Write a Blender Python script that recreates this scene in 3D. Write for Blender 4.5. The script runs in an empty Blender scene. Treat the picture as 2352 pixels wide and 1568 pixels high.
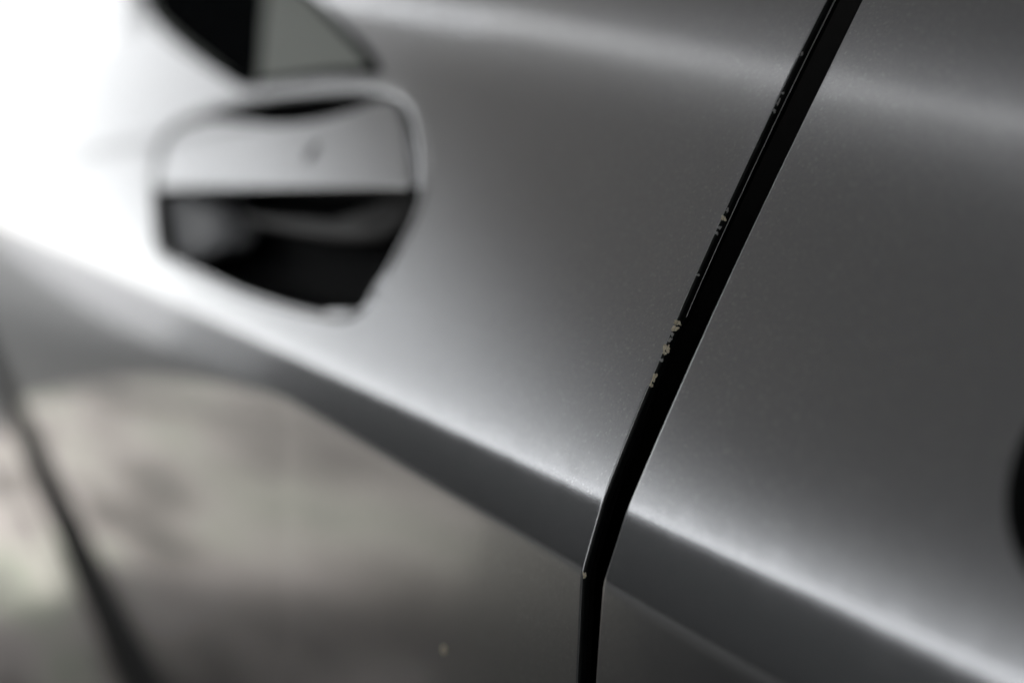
import bpy, bmesh, math, random
import numpy as np
from mathutils import Vector
from mathutils.geometry import delaunay_2d_cdt
random.seed(4)
SC = bpy.context.scene
Z0 = 0.90                     # height of the door handle above the ground

# ---------------------------------------------------------------- camera
F_MM, HCAM = 35.0, 0.09
YAW, PIT = math.atan2(2352/2+150, 2352*F_MM/36), math.atan2(1568/2-430, 2352*F_MM/36)
D = Vector((-math.cos(YAW)*math.cos(PIT), math.sin(YAW)*math.cos(PIT), -math.sin(PIT)))
R = D.cross(Vector((0, 0, 1))).normalized(); U = R.cross(D)
cd = bpy.data.cameras.new('camera'); cam = bpy.data.objects.new('camera', cd)
SC.collection.objects.link(cam); SC.camera = cam
cam.location = (0, -HCAM, Z0)
cam.rotation_euler = D.to_track_quat('-Z', 'Y').to_euler()
cd.lens = F_MM; cd.sensor_width = 36; cd.clip_start = 0.005; cd.clip_end = 2000
cd.dof.use_dof = True; cd.dof.focus_distance = 0.128; cd.dof.aperture_fstop = 6.8

# ---------------------------------------------------------------- daylight
SUN_EL, SUN_AZ = math.radians(26), math.radians(-60)      # azimuth from -x (car's nose) towards -y (outwards)
w = bpy.data.worlds.new('World'); SC.world = w; w.use_nodes = True
nt = w.node_tree; bg = nt.nodes['Background']
sky = nt.nodes.new('ShaderNodeTexSky'); sky.sky_type = 'NISHITA'; sky.sun_disc = False
sky.sun_elevation = SUN_EL
sdir = Vector((-math.cos(SUN_AZ)*math.cos(SUN_EL), -math.sin(SUN_AZ)*math.cos(SUN_EL), math.sin(SUN_EL)))
sky.sun_rotation = math.atan2(sdir.x, sdir.y)
sky.air_density = 1.0; sky.dust_density = 1.5; sky.ozone_density = 2.0
hs = nt.nodes.new('ShaderNodeHueSaturation'); hs.inputs['Saturation'].default_value = 0.08
nt.links.new(sky.outputs[0], hs.inputs['Color']); nt.links.new(hs.outputs[0], bg.inputs[0])
bg.inputs[1].default_value = 0.15
sl = bpy.data.lights.new('sun', 'SUN'); sl.energy = 2.1; sl.angle = math.radians(20); sl.color = (1, .985, .96)
so = bpy.data.objects.new('sun', sl); SC.collection.objects.link(so)
so.rotation_euler = (-sdir).to_track_quat('-Z', 'Y').to_euler()
SC.view_settings.view_transform = 'Standard'; SC.view_settings.look = 'None'
SC.view_settings.exposure = 1.4

# ---------------------------------------------------------------- helpers
def mat(name, col, metallic=0, rough=.5, coat=0, coat_rough=.03, spec=.5):
    m = bpy.data.materials.new(name); m.use_nodes = True
    b = m.node_tree.nodes['Principled BSDF']
    b.inputs['Base Color'].default_value = (*col, 1); b.inputs['Metallic'].default_value = metallic
    b.inputs['Roughness'].default_value = rough; b.inputs['Coat Weight'].default_value = coat
    b.inputs['Coat Roughness'].default_value = coat_rough; b.inputs['Specular IOR Level'].default_value = spec
    return m
def nodes(m): return m.node_tree.nodes, m.node_tree.links, m.node_tree.nodes['Principled BSDF']
def noise(m, scale, detail=3, obj=True):
    n, l, b = nodes(m); t = n.new('ShaderNodeTexCoord'); x = n.new('ShaderNodeTexNoise')
    x.inputs['Scale'].default_value = scale; x.inputs['Detail'].default_value = detail
    l.new(t.outputs['Object'], x.inputs['Vector']); return x
def ramp(m, src, stops):
    n, l, b = nodes(m); r = n.new('ShaderNodeValToRGB'); l.new(src, r.inputs[0])
    e = r.color_ramp.elements
    while len(e) < len(stops): e.new(.5)
    for k, (p, c) in zip(e, stops): k.position = p; k.color = (*c, 1) if len(c) == 3 else c
    return r

def paint_material():
    m = mat('silver_metallic_paint', (.52, .525, .535), .97, .185, 1.0, .03)
    n, l, b = nodes(m)
    # aluminium flake: tiny tilted mirrors
    t = n.new('ShaderNodeTexCoord'); v = n.new('ShaderNodeTexVoronoi'); v.inputs['Scale'].default_value = 3600
    l.new(t.outputs['Object'], v.inputs['Vector'])
    bp = n.new('ShaderNodeBump'); bp.inputs['Strength'].default_value = .05; bp.inputs['Distance'].default_value = .0001
    r1 = n.new('ShaderNodeSeparateColor'); l.new(v.outputs['Color'], r1.inputs[0])
    l.new(r1.outputs[0], bp.inputs['Height'])
    # orange peel of the lacquer
    op = noise(m, 230, 0); b2 = n.new('ShaderNodeBump'); b2.inputs['Strength'].default_value = 1; b2.inputs['Distance'].default_value = .000004
    l.new(op.outputs[0], b2.inputs['Height']); l.new(b2.outputs[0], bp.inputs['Normal']); l.new(bp.outputs[0], b.inputs['Normal']); l.new(b2.outputs[0], b.inputs['Coat Normal'])
    # dust specks
    x = noise(m, 1900, 1)
    rr = ramp(m, x.outputs[0], [(.0, (0, 0, 0)), (.76, (0, 0, 0)), (.80, (1, 1, 1))])
    mx = n.new('ShaderNodeMix'); mx.data_type = 'RGBA'
    mx.inputs[6].default_value = (.52, .525, .535, 1); mx.inputs[7].default_value = (.62, .62, .61, 1)
    l.new(rr.outputs[0], mx.inputs[0])
    fl = ramp(m, r1.outputs[1], [(0, (.49, .495, .505)), (.5, (.52, .525, .535)), (.93, (.55, .555, .56)), (1, (.68, .685, .69))])
    l.new(fl.outputs[0], mx.inputs[6]); l.new(mx.outputs[2], b.inputs['Base Color'])
    return m
PAINT = paint_material()
BLACK = mat('black_rubber', (.004, .004, .004), 0, .9, spec=.05)
DARK = mat('black_plastic', (.012, .0125, .0125), 0, .6, spec=.15)
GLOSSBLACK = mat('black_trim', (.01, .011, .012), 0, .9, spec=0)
BOWL = mat('recess_plastic', (.010, .0105, .011), 0, .6, spec=.08)
GLASS = mat('glass_reflection_tint', (.60, .63, .57), 0, .6, 0, spec=.1)  # greenish reflection on the pane painted into its base colour
EDGEBLK = mat('black_shade_edge', (.006, .007, .007), 0, .35, 0, spec=.25)  # dark reflection on the silver edge face painted as black
BEADM = mat('bright_glint_line', (.75, .75, .76), 1.0, .25)  # thin highlight along the hem put in as a bright bead
FILLER = mat('exposed_filler', (.52, .46, .32), 0, .8)
xf = noise(FILLER, 2500, 3); rf = ramp(FILLER, xf.outputs[0], [(.35, (.66, .58, .42)), (.65, (.86, .78, .62))])
FILLER.node_tree.links.new(rf.outputs[0], nodes(FILLER)[2].inputs['Base Color'])
CHIPDARK = mat('lifted_clearcoat', (.40, .40, .40), .6, .3, 1)

def link(name, me, m, parent=None, kind=None):
    o = bpy.data.objects.new(name, me); SC.collection.objects.link(o)
    if m: me.materials.append(m)
    if parent: o.parent = parent
    if kind: o['kind'] = kind
    return o
def mesh(name, V, Fc, N=None, smooth=True):
    me = bpy.data.meshes.new(name); me.from_pydata([tuple(v) for v in V], [], [tuple(f) for f in Fc]); me.update()
    if smooth: me.polygons.foreach_set('use_smooth', [True]*len(me.polygons))
    if N is not None: me.normals_split_custom_set_from_vertices([tuple(n) for n in N])
    me.update(); return me
def box(V, Fc, lo, hi):
    k = len(V); x0, y0, z0 = lo; x1, y1, z1 = hi
    V += [(x0,y0,z0),(x1,y0,z0),(x1,y1,z0),(x0,y1,z0),(x0,y0,z1),(x1,y0,z1),(x1,y1,z1),(x0,y1,z1)]
    Fc += [tuple(k+i for i in f) for f in ((0,3,2,1),(4,5,6,7),(0,1,5,4),(1,2,6,5),(2,3,7,6),(3,0,4,7))]
def box_obj(name, lo, hi, m, parent=None, kind=None):
    V, Fc = [], []; box(V, Fc, lo, hi); return link(name, mesh(name, V, Fc, smooth=False), m, parent, kind)

# ---------------------------------------------------------------- body side surface  y = S(x, z), z relative to the handle
TH = [(-1, 19.0), (-.0400, 19.0), (-.0380, 25.6), (-.031, 26.3), (-.018, 27.8), (-.004, 29.8), (.010, 31),
      (.030, 32.5), (.06, 35), (.2, 40)]
ZT = np.linspace(-.9, .2, 11001)
th = np.interp(ZT, [a for a, b in TH], [b for a, b in TH])
kern = np.exp(-np.linspace(-2.5, 2.5, 21)**2/2); kern /= kern.sum()
th = np.convolve(np.pad(th, 10, 'edge'), kern, 'valid')
YT = np.concatenate([[0], np.cumsum(np.tan(np.radians((th[1:]+th[:-1])/2))*(ZT[1]-ZT[0]))])
YT -= np.interp(-.003, ZT, YT) + .0006
K1 = math.tan(math.radians(19.0)) - math.tan(math.radians(2.6))
def softplus(a, wd):
    return wd*np.logaddexp(0, a/wd)
def S(x, z):
    x = np.asarray(x, float); z = np.asarray(z, float)
    rip = np.sin(x*900+1)*.45+np.sin(x*1730+2.2)*.35+np.sin(x*430)*.5      # faint ripple of the pressed crease
    y = np.interp(z + .000022*rip*np.exp(-((z+.0388)/.0022)**2), ZT, YT)
    fwd = np.clip((-x-.22)/.3, 0, 4)
    zb = -.0478 - .034*fwd**1.3/(1+.35*fwd)
    y = y + K1*softplus(zb-z, .0004+.004*np.clip(fwd, 0, 1.5))
    y = y + .30*softplus(-.10-z, .03)**1.6*1.2
    return y
def nrm(x, z):
    e = 2e-4
    dx = (S(x+e, z)-S(x-e, z))/(2*e); dz = (S(x, z+e)-S(x, z-e))/(2*e)
    n = np.stack([dx, -np.ones_like(dx), dz], -1); return n/np.linalg.norm(n, axis=-1, keepdims=True)
FPX = 2352*F_MM/36
def ray(px, py):
    v = D + R*((px-1176)/FPX) + U*((784-py)/FPX); return v.normalized()
def at(px, py, off=0.0):
    """point (x, z) where the sight line through the picture point meets the body side"""
    v = ray(px, py); t0, t1 = .02, 4.0
    g = lambda t: (-HCAM + v.y*t) - float(S(v.x*t, np.clip(v.z*t, -.85, .19))) - off
    ts = np.linspace(t0, t1, 1500); last = t0
    for t in ts:
        if g(t) > 0: hi = t; break
        last = t
    else: return (v.x*t1, v.z*t1)
    lo = last
    for _ in range(40):
        m_ = (lo+hi)/2
        if g(m_) > 0: hi = m_
        else: lo = m_
    return (v.x*lo, v.z*lo)
def P3(x, z, depth=0.0):
    """body-side point sunk by depth along the surface normal"""
    n = nrm(np.array([x]), np.array([z]))[0]
    return np.array([x, float(S(x, z)), z+Z0]) - n*depth
def spline(pts, closed=True, per=6):
    pts = [np.array(p, float) for p in pts]; n = len(pts); out = []
    rng = range(n) if closed else range(n-1)
    for i in rng:
        p0, p1, p2, p3 = (pts[(i-1) % n], pts[i], pts[(i+1) % n], pts[(i+2) % n]) if closed else (pts[max(i-1, 0)], pts[i], pts[i+1], pts[min(i+2, n-1)])
        for k in range(per):
            t = k/per
            out.append(.5*((2*p1)+(-p0+p2)*t+(2*p0-5*p1+4*p2-p3)*t*t+(-p0+3*p1-3*p2+p3)*t**3))
    if not closed: out.append(pts[-1])
    return out
def area(p):
    return .5*sum(p[i][0]*p[(i+1) % len(p)][1]-p[(i+1) % len(p)][0]*p[i][1] for i in range(len(p)))
def offset(poly, dx, dz):
    """inward offset (dx along the car, dz upwards) of a counter-clockwise outline in (x, z)"""
    n = len(poly); out = []
    for i in range(n):
        a, b = poly[(i-1) % n], poly[(i+1) % n]; t = np.array(b)-np.array(a); L = np.hypot(*t)+1e-12
        nn = np.array([-t[1], t[0]])/L
        out.append(np.array(poly[i]) + nn*np.array([dx, dz]))
    return out
def panel(name, xs, zs, holes, m, parent, depth=0.0, outer=None):
    """sheet following the body side, with holes; xs and zs give the grid"""
    V2 = []; E = []
    def inside(p, q):
        c = False; n = len(q)
        for i in range(n):
            x1, z1 = q[i]; x2, z2 = q[(i+1) % n]
            if (z1 > p[1]) != (z2 > p[1]) and p[0] < (x2-x1)*(p[1]-z1)/(z2-z1)+x1: c = not c
        return c
    bbs = [(min(p[0] for p in h), max(p[0] for p in h), min(p[1] for p in h), max(p[1] for p in h)) for h in holes]
    def in_hole(x, z):
        return any(b[0] < x < b[1] and b[2] < z < b[3] and inside((x, z), h) for h, b in zip(holes, bbs))
    if outer is None:
        for x in xs:
            for z in zs:
                if not in_hole(x, z): V2.append((x, z))
        outerloop = None
    else:
        for x in xs:
            for z in zs:
                if inside((x, z), outer): V2.append((x, z))
    loops = list(holes) + ([outer] if outer is not None else [])
    for h in loops:
        k = len(V2); V2 += [tuple(p) for p in h]; E += [(k+i, k+(i+1) % len(h)) for i in range(len(h))]
    sc = 1.0
    r = delaunay_2d_cdt([Vector((p[0], p[1]*sc)) for p in V2], E, [], 0, 1e-7)
    vs = [(v.x, v.y/sc) for v in r[0]]; fs = []
    for f in r[2]:
        cx = sum(vs[i][0] for i in f)/len(f); cz = sum(vs[i][1] for i in f)/len(f)
        if any(b[0] < cx < b[1] and b[2] < cz < b[3] and inside((cx, cz), h) for h, b in zip(holes, bbs)): continue
        if outer is not None and not inside((cx, cz), outer): continue
        fs.append(list(f))
    X = np.array([v[0] for v in vs]); Z = np.array([v[1] for v in vs]); N = nrm(X, Z)
    P = np.stack([X, S(X, Z), Z+Z0], -1) - N*depth
    # wind so the faces look out of the car
    a = fs[0]; nn = np.cross(P[a[1]]-P[a[0]], P[a[2]]-P[a[0]])
    if nn[1] > 0: fs = [f[::-1] for f in fs]
    return P, fs, N
def loft(rings, closed=True, flip=False):
    V = []; Fc = []; n = len(rings[0])
    for r_ in rings: V += [tuple(p) for p in r_]
    for k in range(len(rings)-1):
        for i in range(n if closed else n-1):
            j = (i+1) % n; q = (k*n+i, k*n+j, (k+1)*n+j, (k+1)*n+i); Fc.append(q[::-1] if flip else q)
    return V, Fc

# ---------------------------------------------------------------- the car
car = bpy.data.objects.new('car', None); SC.collection.objects.link(car); car.location = (0, 0, 0)
car['label'] = 'silver metallic car seen close up along its doors, paint chipped at the black shut line'
car['category'] = 'car'

XG = -.0991; GAP = .0054
_w = np.polyfit([-80, -63, -50, -40, -25, -10, 10, 25, 45], [-2.0, -1.9, -1.3, -.6, -.2, .4, .9, 1.0, 1.0], 4)
def gap_warp(x, z, x0):
    """the rear door's edge leans back towards the roof"""
    return x + np.polyval(_w, np.clip(z*1000, -75, 40))*.001*np.exp(-np.abs(x-x0)/.04)
zs = np.unique(np.round(np.concatenate([np.arange(-.80, -.12, .012), np.arange(-.12, -.05, .002), np.arange(-.05, -.034, .0005), np.arange(-.034, .045, .0012), np.arange(.045, .192, .003)]), 6))
RR = .0007
HEM = []
for k in range(7):
    a = math.pi/2*k/6; HEM.append((RR*math.sin(a), RR*(1-math.cos(a)), math.sin(a)))
# after the roll: flat edge face, a thin folded bead, then back under
RL = .00025
HEM_L = [(RL*math.sin(k*math.radians(14)), RL*(1-math.cos(k*math.radians(14))), math.sin(k*math.radians(14))) for k in range(6)]
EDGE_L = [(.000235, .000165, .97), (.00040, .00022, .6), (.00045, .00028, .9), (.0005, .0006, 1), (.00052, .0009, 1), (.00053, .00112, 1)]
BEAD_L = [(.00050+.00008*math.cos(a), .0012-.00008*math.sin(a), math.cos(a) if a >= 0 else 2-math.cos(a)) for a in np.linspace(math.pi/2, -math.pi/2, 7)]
BACK_L = [(.0005, .0012, 1.0), (.0005, .0018, 1), (.0002, .0022, 1.6), (-.004, .0026, 2)]
HEM_R = [(a*1.0, b*1.0, c) for a, b, c in HEM] + [(RR, .0016, 1.0), (RR-.004, .0024, 1.8)]
def hem_strip(x_edge, sign, prof, warp=False, zmin=-9):
    """rolled panel edge at x_edge; sign +1: the edge looks towards +x"""
    zz = zs[zs > zmin]; rings = []; NN = []
    wx_ = gap_warp(np.full_like(zz, x_edge), zz, x_edge)-x_edge if warp else 0
    for dx, dp, c in prof:
        N = nrm(np.full_like(zz, x_edge), zz)
        y = S(np.full_like(zz, x_edge), zz)
        ring = np.stack([np.full_like(zz, x_edge + sign*dx)+wx_, y, zz+Z0], -1) - N*dp
        s, co = (c, math.sqrt(max(0, 1-c*c))) if c <= 1 else (max(0, 2-c), -math.sqrt(max(0, 1-(2-c)**2)))
        nn = N*co; nn[:, 0] += sign*s
        rings.append(ring); NN.append(nn/np.linalg.norm(nn, axis=-1, keepdims=True))
    V, Fc = loft(rings, closed=False, flip=(sign > 0))
    return V, Fc, np.concatenate(NN)
def add_panel(name, xs, holes, edges, m=PAINT, zlist=None, warp=None):
    P, fs, N = panel(name, xs, zs if zlist is None else zlist, holes, m, car)
    if warp is not None: P[:, 0] = gap_warp(P[:, 0], P[:, 2]-Z0, warp)
    V = [tuple(p) for p in P]; Fc = list(fs); NN = [tuple(n) for n in N]
    for xe, sg, prof in edges:
        v, f, n = hem_strip(xe, sg, prof, warp is not None); k = len(V); V += [tuple(a) for a in v]; Fc += [tuple(i+k for i in q) for q in f]; NN += [tuple(a) for a in n]
    me = mesh(name, V, Fc, NN)
    return link(name, me, m, car)

# outlines, drawn on the real surface
def outline(px, per=6):
    q = spline(px, True, per); w_ = [np.array(at(*p)) for p in q]
    return w_ if area(w_) > 0 else w_[::-1]
POCKET = outline([(343, 430), (349, 370), (373, 312), (420, 265), (500, 228), (600, 205), (700, 194), (800, 185), (880, 186), (932, 202), (962, 240), (978, 300), (985, 360), (984, 420), (970, 480), (940, 545), (905, 610), (870, 665), (845, 708), (815, 733), (780, 741), (735, 735), (655, 715), (560, 684), (470, 644), (405, 612), (362, 588), (350, 540), (345, 480)], 5)
FLAP = outline([(357, 428), (361, 380), (382, 320), (425, 284), (490, 270), (560, 276), (630, 282), (720, 272), (800, 250), (845, 234), (885, 229), (908, 252), (924, 310), (934, 380), (934, 428)] + [(x, 430) for x in range(875, 380, -60)], 4)
ca, cb = at(340, -30), at(640, -30)
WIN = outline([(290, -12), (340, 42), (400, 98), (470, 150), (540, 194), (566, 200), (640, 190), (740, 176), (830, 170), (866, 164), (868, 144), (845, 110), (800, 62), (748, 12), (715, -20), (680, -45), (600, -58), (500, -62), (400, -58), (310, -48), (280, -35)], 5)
# the front door
xd = XG-RL
xs_f = np.unique(np.concatenate([[xd], xd-np.arange(0, .12, .0009), xd-np.arange(.12, .35, .004), xd-np.arange(.35, 1.35, .012), [xd-1.35]]))
LIPX, LIPZ = .0038, .0021
PO = POCKET
# round finger recess of the rear door, cut by the right side of the frame
rc = at(2470, 1060); rc = (rc[0]+.0034, rc[1])
CIRC = [np.array([rc[0]+.0085*math.cos(a), rc[1]+.0098*math.sin(a)]) for a in np.linspace(0, 2*math.pi, 48, endpoint=False)]
front = add_panel('front_door', xs_f, [PO, WIN], [(xd, 1, HEM_L), (xd-1.35, -1, HEM_R)])
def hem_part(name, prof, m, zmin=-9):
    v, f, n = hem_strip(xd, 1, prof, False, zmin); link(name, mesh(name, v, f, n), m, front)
hem_part('door_edge', EDGE_L, EDGEBLK); hem_part('edge_bead', BEAD_L, BEADM, -.017); hem_part('door_return', BACK_L, BLACK)  # black face and return paint in the gap's shade; bead paints the highlight
xr = XG+GAP+RR
xs_r = np.unique(np.concatenate([xr+np.arange(0, .07, .0009), xr+np.arange(.07, .10, .003), xr+np.arange(.10, .9, .015)]))
rear = add_panel('rear_door', xs_r, [CIRC], [(xr, -1, HEM_R)], warp=xr)
xf0 = xd-1.35-.0045
fender = add_panel('front_fender', xf0-np.arange(0, 1.15, .03), [], [(xf0, 1, HEM_R)])

def rings3(outl, prof, top=0):
    """loft rings: prof = list of (inset x, inset z, depth)"""
    out = []
    for ix, iz, dp in prof:
        q = offset(outl, ix, iz) if (ix or iz) else outl
        if top:
            cz = sum(p[1] for p in outl)/len(outl)
            q = [q_+(q_-p)*np.array([0, top*min(1, max(0, (p[1]-cz)/.006))]) for p, q_ in zip(outl, q)]
        out.append([P3(p[0], p[1], dp) for p in q])
    return out
def part(name, V, Fc, m, parent, smooth=True, label=None):
    me = mesh(name, V, Fc, smooth=smooth); bm = bmesh.new(); bm.from_mesh(me); bmesh.ops.recalc_face_normals(bm, faces=bm.faces); bm.to_mesh(me); bm.free()
    o = link(name, me, m, parent)
    if label: o['label'] = label
    return o
# raised lip round the handle recess
prof = []
for k in range(13):
    t = k/12; prof.append((LIPX*t, LIPZ*t, -.0004*math.sin(math.pi*min(1, t*1.15))**1.0 + (0 if t < .87 else .003*(t-.87)/.13)))
V, Fc = loft(rings3(PO, prof, .6)); part('recess_lip', V, Fc, PAINT, front)
# bowl of the recess
IN = offset(PO, LIPX, LIPZ); cz_ = sum(p[1] for p in PO)/len(PO)
IN = [q_+(q_-p)*np.array([0, .6*min(1, max(0, (p[1]-cz_)/.006))]) for p, q_ in zip(PO, IN)]
cen = sum(IN)/len(IN); rg = [[P3(p[0], p[1], .0029) for p in IN]]
for s, dp in ((.995, .006), (.985, .010), (.965, .0145), (.93, .018), (.86, .0215), (.74, .0235), (.5, .025), (.25, .0255), (.02, .0256)):
    q = [cen+(p-cen)*np.array([s, s]) for p in IN]; rg.append([P3(p[0], p[1], dp) for p in q])
V, Fc = loft(rg); part('handle_recess', V, Fc, BOWL, front)
# grey plate painting light on the recess front; latch lever behind the flap
def plate(name, px, off, thick, m, per=4):
    q = [np.array(at(a_, b_, off)) for a_, b_ in [tuple(t) for t in spline(px, True, per)]]
    def pt(p, o): return np.array([p[0], float(S(p[0], p[1]))+o, p[1]+Z0])
    c_ = sum(q)/len(q)
    rg = [[pt(p, off+thick) for p in q], [pt(p, off+thick*.15) for p in q], [pt(c_+(p-c_)*.96, off) for p in q], [pt(c_+(p-c_)*.5, off) for p in q], [pt(c_+(p-c_)*.02, off) for p in q]]
    V, Fc = loft(rg); return part(name, V, Fc, m, front)
plate('lit_wall_plate', [(345, 436), (400, 440), (470, 462), (505, 485), (520, 515), (514, 550), (490, 580), (440, 600), (400, 612), (350, 606)], .008, .01, mat('lit_wall_grey', (.27, .275, .28), 0, .45, spec=.3))
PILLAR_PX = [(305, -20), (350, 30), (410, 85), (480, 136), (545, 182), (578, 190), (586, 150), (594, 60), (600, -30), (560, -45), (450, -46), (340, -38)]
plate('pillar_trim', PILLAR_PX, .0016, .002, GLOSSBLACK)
plate('recess_lug', [(745, 722), (750, 713), (775, 711), (795, 709), (806, 711), (800, 722), (780, 728), (758, 728)], .0010, .003, PAINT)
plate('latch_lever', [(560, 495), (640, 508), (720, 512), (800, 524), (860, 520), (900, 480), (950, 440), (965, 450), (930, 500), (880, 548), (820, 556), (720, 545), (620, 525), (565, 510)], .010, .006, mat('charcoal_lever', (.07, .068, .066), 0, .45, spec=.2))
# handle flap
fx = np.arange(min(p[0] for p in FLAP), max(p[0] for p in FLAP), .004); fz = np.arange(min(p[1] for p in FLAP), max(p[1] for p in FLAP), .0015)
FI = offset(FLAP, .0012, .0009)
P, fs, N = panel('h', fx, fz, [], PAINT, front, depth=.0006, outer=FI)
V = [tuple(p) for p in P]; Fc = [tuple(f) for f in fs]; NN = [tuple(n) for n in N]
k0 = len(V); rings = []
for t in range(8):
    a = math.pi/2*t/7; q = offset(FLAP, .0012*(1-math.sin(a)), .0009*(1-math.sin(a)))
    rings.append([P3(p[0], p[1], .0006+.0012*(1-math.cos(a))) for p in q])
rings.append([P3(p[0], p[1], .006) for p in offset(FLAP, .0004, .0003)])
rings.append([P3(p[0], p[1], .0062) for p in offset(FLAP, .006, .004)])
v, f = loft(rings)
# normals of the roll
nn = []
for r_i, ring in enumerate(rings):
    a = min(1, r_i/7)*math.pi/2; n_ = len(ring)
    for i in range(n_):
        p = FLAP[i]; A, B = FLAP[(i-1) % n_], FLAP[(i+1) % n_]; t_ = np.array(B)-np.array(A); t_ = t_/(np.hypot(*t_)+1e-12)
        base = nrm(np.array([p[0]]), np.array([p[1]]))[0]; outw = np.array([t_[1], 0, -t_[0]]); q = base*math.cos(a)+outw*math.sin(a)
        nn.append(tuple(q/np.linalg.norm(q)))
c_ = np.array(V[Fc[0][0]])
f = [q[::-1] for q in f]
V += v; Fc += [tuple(i+k0 for i in q) for q in f]; NN += nn
handle = link('door_handle', mesh('door_handle', V, Fc, NN), PAINT, front)
# lock cylinder: small round disc with a slot, on the flap
lc = at(712, 348)
def disc(name, c, rx, rz, d0, d1, m, parent, n=24, bev=.15):
    rg = []
    for s, dp in ((1, d0), (1, d1+.00015), (1-bev, d1), (.02, d1)):
        rg.append([P3(c[0]+rx*s*math.cos(a), c[1]+rz*s*math.sin(a), dp) for a in np.linspace(0, 2*math.pi, n, endpoint=False)])
    V, Fc = loft(rg); return part(name, V, Fc, m, parent)
disc('lock_cylinder', lc, .0042, .0030, .004, .0003, mat('satin_steel', (.30, .30, .31), .9, .4), front)
disc('keyhole', lc, .0020, .0014, .004, .0001, BLACK, front)
# window corner
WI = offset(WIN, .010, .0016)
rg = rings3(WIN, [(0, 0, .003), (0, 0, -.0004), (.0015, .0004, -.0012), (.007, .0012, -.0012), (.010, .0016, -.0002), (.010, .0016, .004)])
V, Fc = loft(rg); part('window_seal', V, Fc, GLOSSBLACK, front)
xsplit = at(600, 120)[0]
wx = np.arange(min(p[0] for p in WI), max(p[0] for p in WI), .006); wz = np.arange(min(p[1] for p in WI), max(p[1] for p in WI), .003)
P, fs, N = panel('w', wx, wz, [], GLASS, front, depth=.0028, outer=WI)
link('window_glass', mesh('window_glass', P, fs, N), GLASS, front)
# rubbing strip low on the door
def strip(x0, x1, z_of, hgt, th_, m, parent, name):
    rings = []
    prof = [(-.5, 0), (-.5, .5), (-.42, .85), (-.25, 1), (.25, 1), (.42, .85), (.5, .5), (.5, 0)]
    for a, b in prof:
        r_ = []
        for x in np.linspace(x0, x1, 60):
            z = z_of(x)+a*hgt; r_.append(P3(x, z, -b*th_+.0005))
        rings.append(r_)
    V, Fc = loft(rings, closed=False); return part(name, V, Fc, m, parent)
sa, sb = at(165, 1230), at(300, 1568)
strip(xd-1.34, xd-.006, lambda x: sa[1]+(x-sa[0])*(sb[1]-sa[1])/(sb[0]-sa[0])*.3, .036, .007, DARK, front, 'side_moulding')
print('moulding', sa, sb)

# speck of dried mud on the lower door
ms = at(1020, 1491)
disc('mud_speck', ms, .0006, .0008, -.0000, -.0003, FILLER, front, n=14)
# recess of the rear door
rg = rings3(CIRC, [(0, 0, 0), (.0002, .0002, .0001), (.0005, .0005, .0005), (.0006, .0006, .0012), (.0007, .0007, .012)])
V, Fc = loft(rg); part('recess_edge', V, Fc, DARK, rear)
rg = [[P3(p[0], p[1], .011) for p in offset(CIRC, .0005, .0005)], [P3(p[0], p[1], .0115) for p in offset(CIRC, .009, .009)]]
V, Fc = loft(rg); part('round_recess', V, Fc, BLACK, rear)

# rubber seal deep in the gap and the dark inner shell behind the panels
zz = zs
rings = []
for k in range(9):
    a = math.pi*k/8; xx = XG+GAP/2-.007*math.cos(a); N = nrm(np.full_like(zz, xx), zz)
    rings.append(np.stack([np.full_like(zz, xx), S(np.full_like(zz, xx), zz), zz+Z0], -1)-N*(.013-.004*math.sin(a)))
V, Fc = loft(rings, closed=False); part('door_seal', V, Fc, BLACK, car)
V, Fc = [], []
zz2 = np.arange(-.78, .10, .02); rings = []
for dp in (.030, .034):
    rings.append([P3(x, z, dp) for x, z in [(a, b) for a in (-2.3,) for b in zz2]])
inner = []
for xx in (-2.55, .75):
    inner.append([P3(xx, z, .032) for z in zz2])
V, Fc = loft(inner, closed=False); part('inner_shell', V, Fc, BLACK, car)

box_obj('sun_block_body', (-2.5, .12, .17), (.7, 1.72, .88), BLACK, car)  # unseen box added to block sun from the ground beside the door

# ---------------------------------------------------------------- chips along the door edge
def chip(px, py, wpx, hpx, m, name, lift=.00003, seed=0, dx=0):
    rnd = random.Random(seed)
    v = ray(px, py)
    # meet the edge face of the door: plane x = XG-ish
    x, z = at(px, py)
    x = min(x, XG-.0001)
    a = math.radians(62); over = 0
    c = P3(xd, z, .00030+dx); c[0] = xd+.00042
    base = nrm(np.array([x]), np.array([z]))[0]; n = base*math.cos(a)+np.array([1, 0, 0])*math.sin(a)
    up = np.array([0, -base[2], 0])*0+np.cross(np.array([1., 0, 0]), base); up = up if up[2] > 0 else -up
    side = np.cross(up, n); side = side if side[0] > 0 else -side
    s = .000056 if m is FILLER else .000044
    q_s = rnd.uniform(.75, 1.35); hpx *= q_s; wpx *= rnd.uniform(.7, 1.1)
    n_ = 26; top = []; ph = [rnd.uniform(0, 6.28) for _ in range(6)]; am = [.16, .13, .12, .10, .08, .06]; bot = []; mid = []
    for i in range(n_):
        t = 2*math.pi*i/n_; r_ = .92+sum(am[h]*math.sin((h+2)*t+ph[h]) for h in range(6))
        q = c+up*(math.sin(t)*hpx*s*.5*r_)+side*(math.cos(t)*wpx*s*.8*r_)
        bot.append(q-n*.00012); mid.append(q+n*lift*.5); top.append(c+(q-c)*.8+n*lift)
    V, Fc = loft([bot, mid, top]); k = len(V); V.append(tuple(c+n*lift*(1.1))); Fc += [(2*n_+i, 2*n_+(i+1) % n_, k) for i in range(n_)]
    return part(name, V, Fc, m, front, smooth=False)
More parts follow.
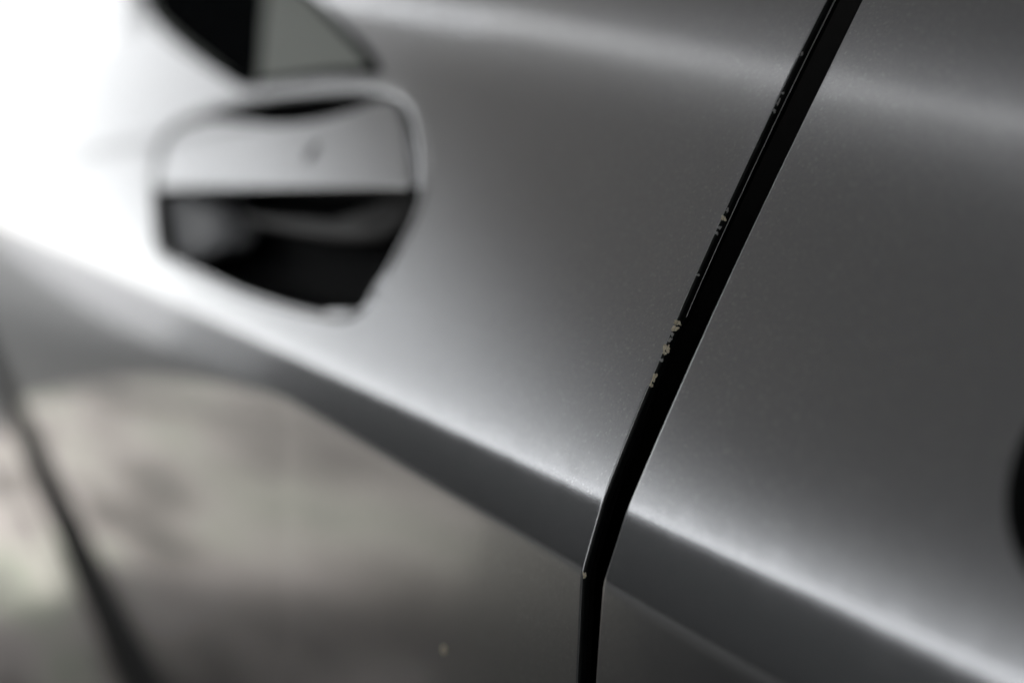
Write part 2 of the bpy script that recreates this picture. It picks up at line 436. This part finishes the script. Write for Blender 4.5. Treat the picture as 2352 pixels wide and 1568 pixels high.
for i, (px, py, w_, h_) in enumerate([(1657, 499, 8, 11), (1548, 738, 13, 13), (1545, 752, 9, 12), (1526, 797, 12, 22), (1521, 808, 8, 12), (1502, 865, 7, 20), (1496, 883, 6, 9), (1337, 1320, 8, 15)]):
    chip(px, py, w_, h_, FILLER, 'paint_chip', seed=i)
for i, (px, py, w_, h_) in enumerate([(1833, 122, 6, 14), (1790, 212, 5, 12), (1783, 232, 6, 20), (1776, 252, 7, 12), (1664, 480, 7, 12), (1645, 520, 7, 16), (1640, 533, 7, 8), (1598, 629, 7, 11), (1541, 766, 9, 11), (1535, 778, 6, 18), (1516, 825, 7, 14)]):
    chip(px, py, w_, h_, CHIPDARK, 'lifted_flake', seed=50+i, lift=.00004)

# ---------------------------------------------------------------- ground, hedge and added screens, mostly seen as reflections in the paint
def ground_mat():
    m = mat('asphalt', (.06, .06, .062), 0, .85); n, l, b = nodes(m)
    x = noise(m, 6, 8); r = ramp(m, x.outputs[0], [(.3, (.025, .026, .028)), (.7, (.06, .06, .057))]); l.new(r.outputs[0], b.inputs['Base Color'])
    return m
PLOC = (.2, .1, 0)
def paving_mat():
    m = mat('beige_paving', (.4, .37, .32), 0, .8); n, l, b = nodes(m)
    x = noise(m, 2.3, 3); mp = n.new('ShaderNodeMapping'); mp.inputs['Scale'].default_value = (.5, 1.25, 1); mp.inputs['Location'].default_value = PLOC; l.new(n['Texture Coordinate'].outputs['Object'], mp.inputs[0]); l.new(mp.outputs[0], x.inputs['Vector']); r = ramp(m, x.outputs[0], [(.38, (.07, .062, .055)), (.47, (.28, .255, .23)), (.54, (.50, .455, .43)), (.60, (.44, .45, .37)), (.70, (.22, .22, .19))]); l.new(r.outputs[0], b.inputs['Base Color'])
    return m
V = [(-600, -600, 0), (600, -600, 0), (600, 600, 0), (-600, 600, 0)]
g = link('ground', mesh('ground', V, [(0, 1, 2, 3)], smooth=False), ground_mat(), None, 'structure')
pv = link('paving', mesh('paving', [(-6.2, -2.2, .004), (-3.4, -2.0, .004), (-1.3, -.55, .004), (-1.3, 3, .004), (-6.2, 3, .004)], [(0, 1, 2, 3)], smooth=False), paving_mat(), None, 'structure')
gm = mat('blend_grey', (.14, .135, .12), 0, .9)  # tone of an unseen strip added to soften the paving's reflected edge
link('tone_blend_strip', mesh('tone_blend_strip', [(-6.2, -2.2, .008), (-6.2, -2.6, .008), (-3.4, -2.5, .008), (-1.0, -.85, .008), (-.9, -.3, .008), (-1.3, -.55, .008), (-3.4, -2.0, .008)], [(0, 1, 2, 6), (2, 3, 5, 6), (3, 4, 5)], smooth=False), gm, None, 'structure')
# unseen roof added to block sky from the upper reflections
roofm = mat('added_shelter_grey', (.3, .3, .3), 0, .8)
x_ = noise(roofm, 9, 5); r_ = ramp(roofm, x_.outputs[0], [(.3, (.58, .585, .595)), (.7, (.66, .665, .68))]); roofm.node_tree.links.new(r_.outputs[0], nodes(roofm)[2].inputs['Base Color'])
EDGE = -3.0
def slab(name, pts, z0, z1):
    n = len(pts); V = [(x, y, z0) for x, y in pts]+[(x, y, z1) for x, y in pts]
    Fc = [tuple(range(n))[::-1], tuple(range(n, 2*n))]+[(i, (i+1) % n, n+(i+1) % n, n+i) for i in range(n)]
    link(name, mesh(name, V, Fc, smooth=False), roofm, None, 'structure')
SL = lambda x, o: -.26-.36*(x+2.54)+o
SW = .046                                   # half width of the slot left in the added roof for a pale reflected band
slab('sky_block_roof', [(EDGE, SL(EDGE, SW)), (7, SL(7, SW)), (7, 3.0), (EDGE, 3.0)], 2.5, 2.6)
slab('sky_block_roof', [(EDGE, -3.8), (7, -3.8), (7, SL(7, -SW)), (EDGE, SL(EDGE, -SW))], 2.5, 2.6)
# unseen louvres added, slats getting sparser outwards to grade the reflected sky
V, Fc = [], []; sx = EDGE-.02
while sx > -17:
    t_ = (EDGE-sx)/7; cov = max(.03, .985-1.1*t_, .50+.052*(sx+6.0) if sx < -5.5 else 0); wd_ = .16*cov
    if sx > -4.6:
        box(V, Fc, (sx-wd_, -3.75, 2.52), (sx, SL(sx, -SW), 2.528)); box(V, Fc, (sx-wd_, SL(sx, SW), 2.52), (sx, 3.0, 2.528))
    else: box(V, Fc, (sx-wd_, -3.75, 2.52), (sx, 3.0, 2.528))
    sx -= .16
for by in (-3.75, -.4, 2.92): box(V, Fc, (-17.1, by, 2.53), (EDGE, by+.08, 2.6))
link('sky_grading_louvre', mesh('sky_grading_louvre', V, Fc, smooth=False), roofm, None, 'structure')
box_obj('sky_block_wall', (3.2, -7.5, 0), (3.4, 4.5, 2.5), roofm, None, 'structure')  # unseen screen added to keep bright sky off the door edge
# hedge along the other side of the drive
tm = mat('dark_foliage', (.007, .008, .0085), 0, .9, spec=.2)
V, Fc = [], []; rnd = random.Random(9)
HY = -8.0
def tuft(p, s_, rnd):
    k = len(V); ax = Vector((rnd.uniform(-1, 1), rnd.uniform(-1, 1), rnd.uniform(-1, 1))).normalized(); bx = ax.orthogonal().normalized(); cx = ax.cross(bx)
    V.extend([tuple(p+bx*s_), tuple(p+cx*s_*.6), tuple(p-bx*s_), tuple(p-cx*s_*.6), tuple(p+ax*s_*.5)])
    Fc.extend([(k, k+1, k+4), (k+1, k+2, k+4), (k+2, k+3, k+4), (k+3, k, k+4), (k+3, k+2, k+1, k)])
def top_z(x): return 3.0+.14*math.sin(x*1.3)*math.sin(x*.57+1)+.09*math.sin(x*4.1+2)+.05*math.sin(x*9.7)
core = []
xsH = np.arange(-22, 20, .25)
for yy, f in ((HY+.45, 0), (HY+.5, 1), (HY, 1.03), (HY-.6, .98), (HY-.6, 0)):
    core.append([(x, yy+.06*math.sin(x*5+f*7), max(0, (top_z(x)-.12)*f)) for x in xsH])
v, f = loft(core, closed=False); V += v; Fc += f
for x in np.arange(-22.3, 14, .035):
    for q in range(3):
        tuft(Vector((x, HY+.5*rnd.uniform(-1, 1.1), top_z(x)-.12+rnd.gauss(0, .06))), rnd.uniform(.05, .13), rnd)
    for q in range(5):
        tuft(Vector((x, HY+.52+rnd.uniform(-.04, .08), rnd.uniform(.05, top_z(x)))), rnd.uniform(.06, .14), rnd)
link('hedge', mesh('hedge', V, Fc, smooth=False), tm, None, 'stuff')

box_obj('reflector_wall', (-34, HY-.5, 0), (-22.4, HY-.2, 2.9), mat('reflector_grey', (.055, .057, .06), 0, .9), None, 'structure')  # unseen screen added as a middle tone in the chamfer's reflection
box_obj('reflector_wall', (-120, HY-.5, 0), (-34.02, HY-.2, 2.9), mat('reflector_pale', (.21, .213, .22), 0, .9), None, 'structure')  # paler stretch added to brighten the far end of that reflection
